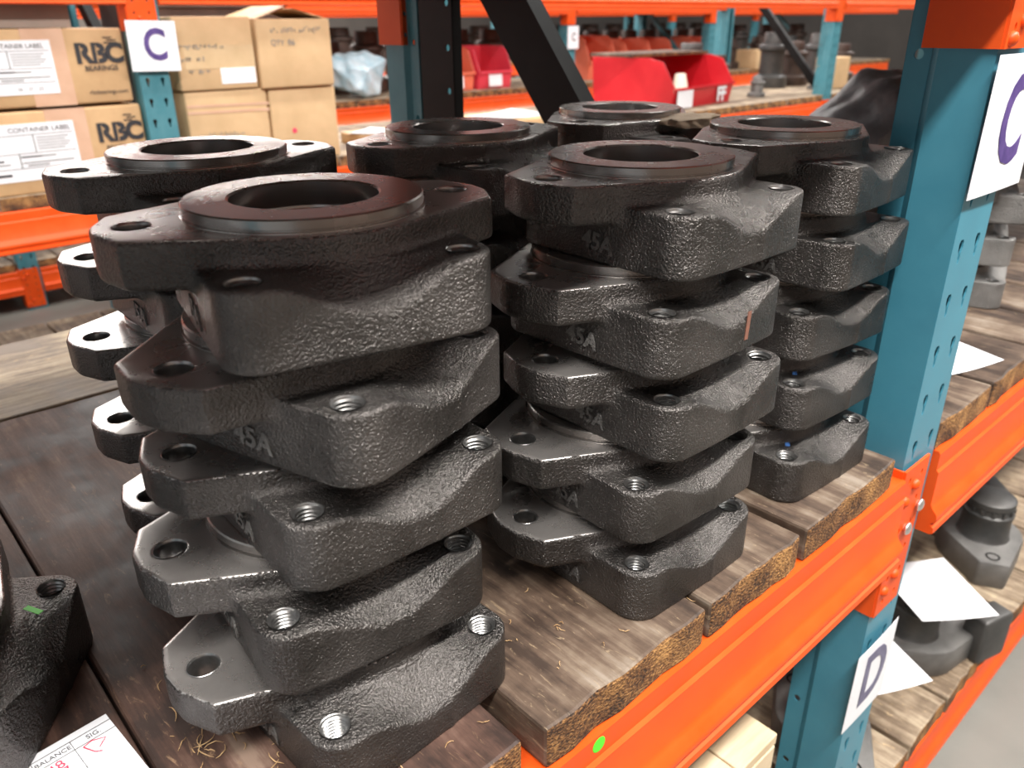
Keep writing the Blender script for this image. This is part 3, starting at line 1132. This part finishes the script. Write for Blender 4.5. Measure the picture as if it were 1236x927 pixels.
bearing_carton('upper brown carton printed RBC with a white container label', 0.33, 1.128, 0.302, 0.562)
bearing_carton('lower brown carton printed RBC with a white container label', 0.35, 1.146, 0.0, 0.290)
t, hx, hy, h_ = carton('wrapped_carton', 'dull red and grey wrapped carton on top of the upper RBC carton', 0.40, 0.965, 3.46, 3.84, 0.564, 0.80, M_CARD)
t.children[0].data.materials[0] = mat('red_brown_wrap', (0.26, 0.085, 0.055), 0.45, 0, (0.33, 0.13, 0.09), 4)
MB().box(hx - .24, hx + .002, -hy - .002, hy + .002, .001, h_ + .002).build('grey_wrap', mat('grey_wrap', (0.25, 0.20, 0.165), 0.4, 0, (0.30, 0.24, 0.20), 5), t)

t, hx, hy, h_ = carton('carton', 'upper taped carton with handwriting and a white sticker beside the letter card', 1.322, 1.655, 3.43, 3.80, 0.322, 0.600, M_CARD2)
MB().box(-hx + .03, hx - .004, -hy - .0014, -hy, h_ * .30, h_ * .62).build('packing_tape', mat('clear_tape', (0.60, 0.43, 0.25), 0.25, 0, (0.68, 0.5, 0.3), 10), t)
MB().box(hx - .16, hx - .008, -hy - .0024, -hy, h_ * .08, h_ * .30).build('sticker', M_PAPER, t)
scribble(t, -.06, h_ * .60, hy, .19, .020, M_GREYINK, 3)
scribble(t, -.10, h_ * .44, hy, .10, .020, M_GREYINK, 4)
scribble(t, -.08, h_ * .26, hy, .09, .018, M_GREYINK, 5)
t, hx, hy, h_ = carton('carton', 'upper open-topped carton with a handwritten quantity next to the blue bag', 1.668, 2.022, 3.42, 3.78, 0.315, 0.590, M_CARD2)
for s_, a in ((-1, .38), (1, -.30)):
    fl = MB().box(0, hx * .98, -hy + .004, hy - .004, 0, .004).build('flap', M_CARD2, t, (s_ * -hx if s_ > 0 else hx, 0, h_ - .003), (0, -a if s_ < 0 else a, 0))
    if s_ < 0:
        fl.rotation_euler = (0, math.pi + .26, 0)
    else:
        fl.rotation_euler = (0, -.30, 0)
scribble(t, 0.01, h_ * .84, hy, .24, .026, M_GREYINK, 8)
front_text(t, 'QTY', -.085, h_ * .66, hy, .032, M_GREYINK, 0, .05, 'handwriting')
front_text(t, '86', -.02, h_ * .66, hy, .034, M_GREYINK, 0, .05, 'handwriting')
t, hx, hy, h_ = carton('carton', 'lower carton with tape bands standing beside the perforated teal post', 1.330, 1.690, 3.44, 3.80, 0.0, 0.318, M_CARD2)
for k in (.80, .72):
    MB().box(-hx, hx, -hy - .0014, -hy, h_ * k, h_ * (k + .035)).build('packing_tape', M_TAPE, t, (0, 0, 0), (0, .02, 0))
scribble(t, -.04, h_ * .45, hy, .2, .022, M_GREYINK, 11)
t, hx, hy, h_ = carton('carton', 'plain lower carton under the open-topped carton', 1.700, 2.030, 3.44, 3.80, 0.0, 0.312, M_CARD2)
MB().lathe([(0, .001), (.011, .001), (.012, 0)], n=16).build('red_dot', M_RED, t, (-.06, -hy - .0005, h_ * .42), UP)

# low carton with papers left on the shelf behind the middle stack
t, hx, hy, h_ = carton('flat_carton', 'flat carton with white papers behind the rear middle stack', 2.25, 2.62, 3.44, 3.8, 0.0, 0.055, M_CARD)
sheet('paper_sheet', 'white paper on the flat carton left of the black upright', 'paper', .21, .297, (2.38, 3.60, 0.058), (0, 0, .4), curl=.02)
t, hx, hy, h_ = carton('flat_carton', 'shallow carton under white papers right of the black upright', 3.0, 3.55, 3.43, 3.85, 0.0, 0.07, M_CARD)
sheet('paper_sheet', 'large white paper on the shallow carton right of the black upright', 'paper', .42, .30, (3.27, 3.62, 0.074), (0, 0, .15), curl=.03)


# ------------------------------------------------------------------ bins
def bin_(label, x, y, z, w_, d_, h_, material, card=True, letters=None, group='open-fronted bins', rz=0.0):
    t = thing('storage_bin', label, 'bin', (x, y, z), rz, group)
    hx = w_ / 2
    th = 0.008
    side = [(0, 0), (d_, 0), (d_ + .02, h_), (d_ * .28, h_), (d_ * .12, h_ * .92), (-.03, h_ * .42), (-.02, h_ * .40)]
    for s_ in (-1, 1):
        x0 = -hx if s_ < 0 else hx - th
        MB().prism(side, x0, x0 + th, 'x').build('side_wall', material, t, bevel=.002)
    MB().box(-hx + th, hx - th, d_ - th, d_, th, h_).build('back_wall', material, t)
    MB().box(-hx + th, hx - th, 0, d_ - th, 0, th).build('bin_base', material, t)
    MB().prism([(0, 0), (th, 0), (-.03 + th, h_ * .40), (-.03, h_ * .40)], -hx + th, hx - th, 'x').build('front_lip', material, t)
    MB().prism([(-.03, h_ * .38), (-.045, h_ * .38), (-.045, h_ * .43), (-.03, h_ * .43)], -hx, hx, 'x').build('rim', material, t)
    if card:
        MB().box(-hx * .45, hx * .35, -.0415, -.040, -h_ * .02, h_ * .26).build('card', M_PAPER, t, (0, .005, h_ * .08), (-.05, 0, 0))
    if letters:
        link('letters', text_mesh('letters', letters, h_ * .42, M_PAPER, .001, .006), t, (hx * .55, -.036, h_ * .20), (math.pi / 2, 0, 0))
        MB().box(-hx * .93, -hx * .45, -.040, -.034, h_ * .02, h_ * .40).build('card', M_PAPER, t)
    return t


bb = bin_('big red open-fronted bin with white letters behind the rear stacks', 5.16, 3.62, 0.0, 0.84, 0.66, 0.33, M_REDP, False, 'FF', rz=0.1)
# what lies in the big bin
MB().box(-.15, .03, -.14, .14, 0, .20).build('brown_pad', M_CARD, None, (5.0, 3.98, 0.010), (0, 0, .1), bevel=.01)
tag(bpy.data.objects['brown_pad'], 'brown cardboard pad standing inside the big red bin', 'cardboard')
MB().lathe([(0, .20), (.035, .20), (.040, .19), (.085, .0), (.075, 0), (.03, .185), (0, .185)], n=32).build('white_funnel', mat('cream_plastic', (.75, .70, .58), .5), None, (5.16, 3.82, 0.010), smooth=True)
tag(bpy.data.objects['white_funnel'], 'cream cone upside down inside the big red bin', 'funnel')
brd = plank(None, 4.70, 5.60, 3.90, 4.30, 0.352, 0.02, M_WOOD, False, 'dark_board')
tag(brd, 'dark board laid across the back of the big red bin', 'board')
bin_('bright pink open bin with a white card beyond the black upright', 5.18, 5.93, 0, .40, .42, .36, M_PINKP)
bin_('orange-red open bin half hidden by the black upright', 4.74, 5.95, 0, .40, .42, .36, M_SALMON)
bin_('red bin with a white card on the far rack left of the distant post', 6.78, 6.05, 0, .42, .42, .42, M_SALMON)
for k, (x, y, m_) in enumerate(((7.40, 6.05, M_SALMON), (7.86, 6.10, M_SALMON), (8.10, 6.5, M_SALMON), (8.72, 6.1, M_SALMON))):
    bin_(['salmon bin second along the far rack, above the big red bin', 'salmon bin in the middle of the row above the big red bin', 'salmon bin set back behind the row above the big red bin',
          'salmon bin right of the far teal post'][k], x, y, 0, .40, .42, .38, m_, False)
MB().lathe([(0, .10), (.05, .10), (.055, .09), (.055, .01), (.05, 0), (0, 0)], n=24).build('yellow_pot', mat('yellow_plastic', (.8, .55, .02), .4), None, (7.62, 5.88, 0.0), smooth=True)
tag(bpy.data.objects['yellow_pot'], 'small yellow pot on the far rack above the big red bin', 'pot')


# ------------------------------------------------------------------ dark goods on the far racks
def drum(x, y, z, r, h_, m_, label, group):
    prof = [(0, h_), (r * .55, h_), (r * .58, h_ * .97), (r * .62, h_ * .80), (r * .86, h_ * .76), (r * .88, h_ * .70), (r * .70, h_ * .66), (r * .70, h_ * .25), (r, h_ * .2), (r, .01), (r * .97, 0), (0, 0)]
    key = ('drum', round(r, 3), round(h_, 3), m_.name)
    if key not in PLANKS:
        PLANKS[key] = MB().lathe(prof, n=28).mesh('drum_casting', m_, smooth=True)
    return tag(link('drum_casting', PLANKS[key], None, (x, y, z)), label, 'casting', group)


for i in range(9):
    drum(2.75 + i * .36, 6.50 + .05 * (i % 2), 0.0, .17, .50 if i % 3 else .42, M_DARKB, 'dark brown drum-shaped casting in the rear row of the middle far rack', 'drum castings behind the pink bins')
for i in range(8):
    drum(6.95 + i * .33, 6.66, 0.0, .155, .46, M_DARKB, 'dark brown drum-shaped casting behind the salmon bins', 'drum castings behind the salmon bins')
for i in range(6):
    drum(9.3 + i * .36, 6.2 + .1 * (i % 2), 0.0, .17, .50 if i % 2 else .36, M_DARKG if i % 3 == 1 else M_DARKB, 'dark drum-shaped casting on the far rack at upper right', 'drum castings at upper right')
for i, x in enumerate((5.75, 6.1, 6.98, 7.35, 7.8, 8.25)):
    drum(x, 4.17, 0.0, .15, (.40, .30, .46, .38, .44, .34)[i], M_DARKB if i % 2 else M_DARKG, 'dark drum-shaped casting at the back of the shelf right of the big red bin', 'drum castings right of the big red bin')
for i in range(16):
    drum(4.9 + i * .62, 10.2, 0.0, .26, .50, M_DARKB, 'dark drum-shaped casting on the distant rack', 'drum castings on the distant rack')
for x, y, z_, lab in ((7.05, 3.75, 0.0, 'small steel hub with a bright rim on the shelf right of the big red bin'), (6.05, 3.72, 0.0, 'small steel hub standing nearest the big red bin')):
    drum(x, y, z_, .07, .15, M_CASTG, lab, 'small steel hubs')
for i, (x0, y0, z0, w_, d_, h_) in enumerate(((7.3, 3.75, 0, .25, .2, .26), (9.6, 5.95, 0, .5, .3, .22))):
    MB().box(-w_ / 2, w_ / 2, -d_ / 2, d_ / 2, 0, h_).build('carton', M_CARD2, None, (x0, y0, z0), bevel=.008)
    o = [q for q in bpy.data.objects if q.name.startswith('carton') and q.type == 'MESH' and q.parent is None and 'label' not in q][0]
    tag(o, ['small pale carton on the shelf above the grey plastic wrap', 'pale carton on the far rack at upper right'][i], 'box', 'pale cartons at upper right')


# ------------------------------------------------------------------ crumpled plastic
def crumpled(name, label, cat, loc, sx, sy, sz_, material, seed, peak=None, lean=None):
    rnd = random.Random(seed)
    bm = bmesh.new()
    bmesh.ops.create_icosphere(bm, subdivisions=5, radius=1.0)
    dirs = [Vector((rnd.gauss(0, 1), rnd.gauss(0, 1), rnd.gauss(0, 1))).normalized() for _ in range(38)]
    off = [rnd.uniform(.72, 1.0) for _ in dirs]
    for v in bm.verts:
        d = v.co.normalized()
        r = min([o_ / max(.15, d.dot(q)) for q, o_ in zip(dirs, off) if d.dot(q) > .15] + [1.12])
        r = min(r, 1.12)
        f1 = math.sin(d.x * 9 + 3 * d.z + seed) * math.sin(d.y * 8 - 2 * d.x) * .05
        p = d * (r + f1)
        if peak:
            k = max(0, d.dot(Vector(peak).normalized()) - .55)
            p += Vector(peak) * k * 1.1
        if lean:
            p.z = (p.z + .97) * (lean[2] + lean[0] * p.x + lean[1] * p.y) - .97
        v.co = Vector((p.x * sx, p.y * sy, max(p.z, -0.97) * sz_ + sz_ * .97))
    me = bpy.data.meshes.new(name)
    bm.to_mesh(me)
    bm.free()
    me.materials.append(material)
    me.shade_smooth()
    me.set_sharp_from_angle(angle=0.5)
    return tag(link(name, me, None, loc), label, cat)


crumpled('plastic_wrap', 'dark grey crumpled plastic wrap beside the near blue post', 'plastic wrap', (2.28, 1.06, 0.0), .30, .26, .25, M_BAGD, 3, None, (.28, -.28, .92))
crumpled('plastic_bag', 'pale blue crumpled plastic bag right of the cardboard boxes', 'bag', (3.78, 6.06, 0.0), .27, .22, .19, M_BAGB, 5)


# ------------------------------------------------------------------ castings on the lower shelf
def hub_casting(label, x, y, z, rz, s_=1.0):
    t = thing('hub_casting', label, 'casting', (x, y, z), rz, 'hub castings on the lower shelf')
    t.scale = (s_, s_, s_)
    pts = [(0.10 * math.cos(k * math.pi / 12), 0.10 * math.sin(k * math.pi / 12)) for k in range(24)]
    pts += [(.175, -.035), (.175, .035), (-.165, -.04), (-.165, .03)]
    hull = convex_hull([(round(a, 4), round(b, 4)) for a, b in pts])
    MB().prism(hull, 0, .075, 'z').build('flange', M_CASTG, t, bevel=.007, smooth=True)
    MB().lathe([(.064, 0), (.060, .006), (.058, .06), (.061, .066), (.061, .074), (.055, .078), (.055, .092), (.058, .095), (.058, .11), (.05, .115), (0.0, .115)], n=40).build(
        'boss', M_DARKG, t, (-.02, 0, .075), smooth=True)
    for a in range(14):
        MB().box(.053, .060, -.004, .004, .080, .091).build('rib', M_DARKG, t, (-.02, 0, .075), (0, 0, a * math.tau / 14))
    MB().box(-.05, .05, -.03, .03, 0, .13).build('lug_block', M_DARKG, t, (.155, -.045, .0), (0, 0, .25), bevel=.010, seg=3, smooth=True)
    MB().lathe([(.017, .0006), (.013, .0006), (.013, -.03), (0, -.03)], n=20).build('bolt_hole', M_BLACK, t, (.105, .022, .076))
    MB().lathe([(.017, .0006), (.013, .0006), (.013, -.03), (0, -.03)], n=20).build('bolt_hole', M_BLACK, t, (-.135, -.005, .076))
    return t


LZ = -0.88
hub_casting('grey hub casting on the lower shelf carrying a folded paper', 1.800, 0.480, LZ, -.55)
hub_casting('grey hub casting at the lower right edge of the frame', 2.35, 0.53, LZ, .5, 1.1)
hub_casting('grey hub casting behind the letter D card', 1.36, 0.50, LZ, .9, 1.0)
drum(2.10, 0.88, LZ, .19, .27, M_DARKG, 'large round dark casting on the lower shelf behind the folded paper', 'round castings on the lower shelf')
drum(2.60, 1.02, LZ, .20, .30, M_DARKG, 'large round grey casting farthest right on the lower shelf', 'round castings on the lower shelf')
drum(1.62, 1.0, LZ, .17, .24, M_DARKG, 'round dark casting deep on the lower shelf', 'round castings on the lower shelf')
sheet('paper_sheet', 'white paper half in shade resting on the grey hub casting', 'paper', .19, .215, (1.80, 0.468, LZ + .193), (0.0, .0, -.62), curl=.012)
sheet('paper_sheet', 'white paper corner sticking out behind the letter D card', 'paper', .16, .21, (1.47, 0.475, LZ + .193), (0, 0, -.45), curl=.012)

# pale timber crate on the lower shelf
cr = thing('timber_crate', 'pale pine crate under the front orange beam', 'crate', (0.72, 0.60, LZ), 0.0)
CH = 0.42
for k in range(4):
    MB().box(-.215 + k * .108, -.215 + k * .108 + .105, -.195, .195, CH - .022, CH).build('board', M_PINE, cr, bevel=.002)
for k in range(3):
    zb_ = .0 + k * .133
    MB().box(-.213, .213, -.195, -.175, zb_, zb_ + .128).build('board', M_PINE, cr, bevel=.002)
    MB().box(-.213, .213, .175, .195, zb_, zb_ + .128).build('board', M_PINE, cr, bevel=.002)
    MB().box(.195, .215, -.174, .174, zb_, zb_ + .128).build('board', M_PINE, cr, bevel=.002)
    MB().box(-.215, -.195, -.174, .174, zb_, zb_ + .128).build('board', M_PINE, cr, bevel=.002)

# ------------------------------------------------------------------ wood shavings on the planks
mb = MB()
rnd = random.Random(21)
for k in range(170):
    u = rnd.random()
    if u < .78:
        x, y = rnd.gauss(.19, .045), rnd.gauss(.52, .06)
    elif u < .86:
        x, y = rnd.gauss(.42, .07), rnd.gauss(.46, .04)
    else:
        x, y = rnd.uniform(.1, 1.05), rnd.uniform(.39, .52)
    y = max(y, .385)
    if abs(x - .098) < .012 or abs(x - .361) < .016:
        continue
    a = rnd.uniform(0, 6.28)
    L = rnd.uniform(.004, .024) * (1.0 if u < .78 else .6)
    cv = rnd.uniform(-2.2, 2.2)
    pts = []
    px, py = x, y
    for q in range(6):
        pts.append((px, py, .0012 + .002 * math.sin(q / 5 * math.pi) * rnd.random()))
        px += math.cos(a) * L / 5
        py += math.sin(a) * L / 5
        a += cv / 5
    mb.tube(pts, [.0002, .0004, .0005, .0005, .0004, .0002], 5)
tag(mb.build('wood_shavings', M_SHAV), 'pale curled wood shavings scattered over the front planks', 'shavings', kind='stuff')

crumpled('kraft_scrap', 'crumpled brown kraft scrap on the casting before the big red bin', 'paper', (1.075, 0.775, 4 * HP - BOT + Z_PAD + .001), .075, .038, .013, mat('kraft', (0.30, 0.22, 0.15), 0.7, 0, (0.40, 0.31, 0.22), 30, bump=.4, bscale=60, bdist=.004), 9)

for i, (xa, xb, zz_) in enumerate(((0.30, 1.10, .78), (1.34, 2.06, .76))):  # filler blocks added to darken the background above the cartons
    bx_ = thing('dark_filler', ['added dark filler block behind the printed RBC cartons', 'added dark filler block behind the handwritten cartons'][i], 'crate', ((xa + xb) / 2, 4.12, 0.0), 0.0, 'dark fillers behind the cartons')
    hw = (xb - xa) / 2
    MB().box(-hw, hw, -.20, .20, .02, zz_).build('filler_body', M_DARKB, bx_, bevel=.01)
    for k in (-.8, 0, .8):
        MB().box(k * hw - .03, k * hw + .03, -.21, .21, 0, .02).build('skid', M_WOOD, bx_)
    for k in (.12, .5, .88):
        MB().box(-hw - .004, hw + .004, -.212, -.199, zz_ * k - .03, zz_ * k + .03).build('batten', M_DARKB, bx_)
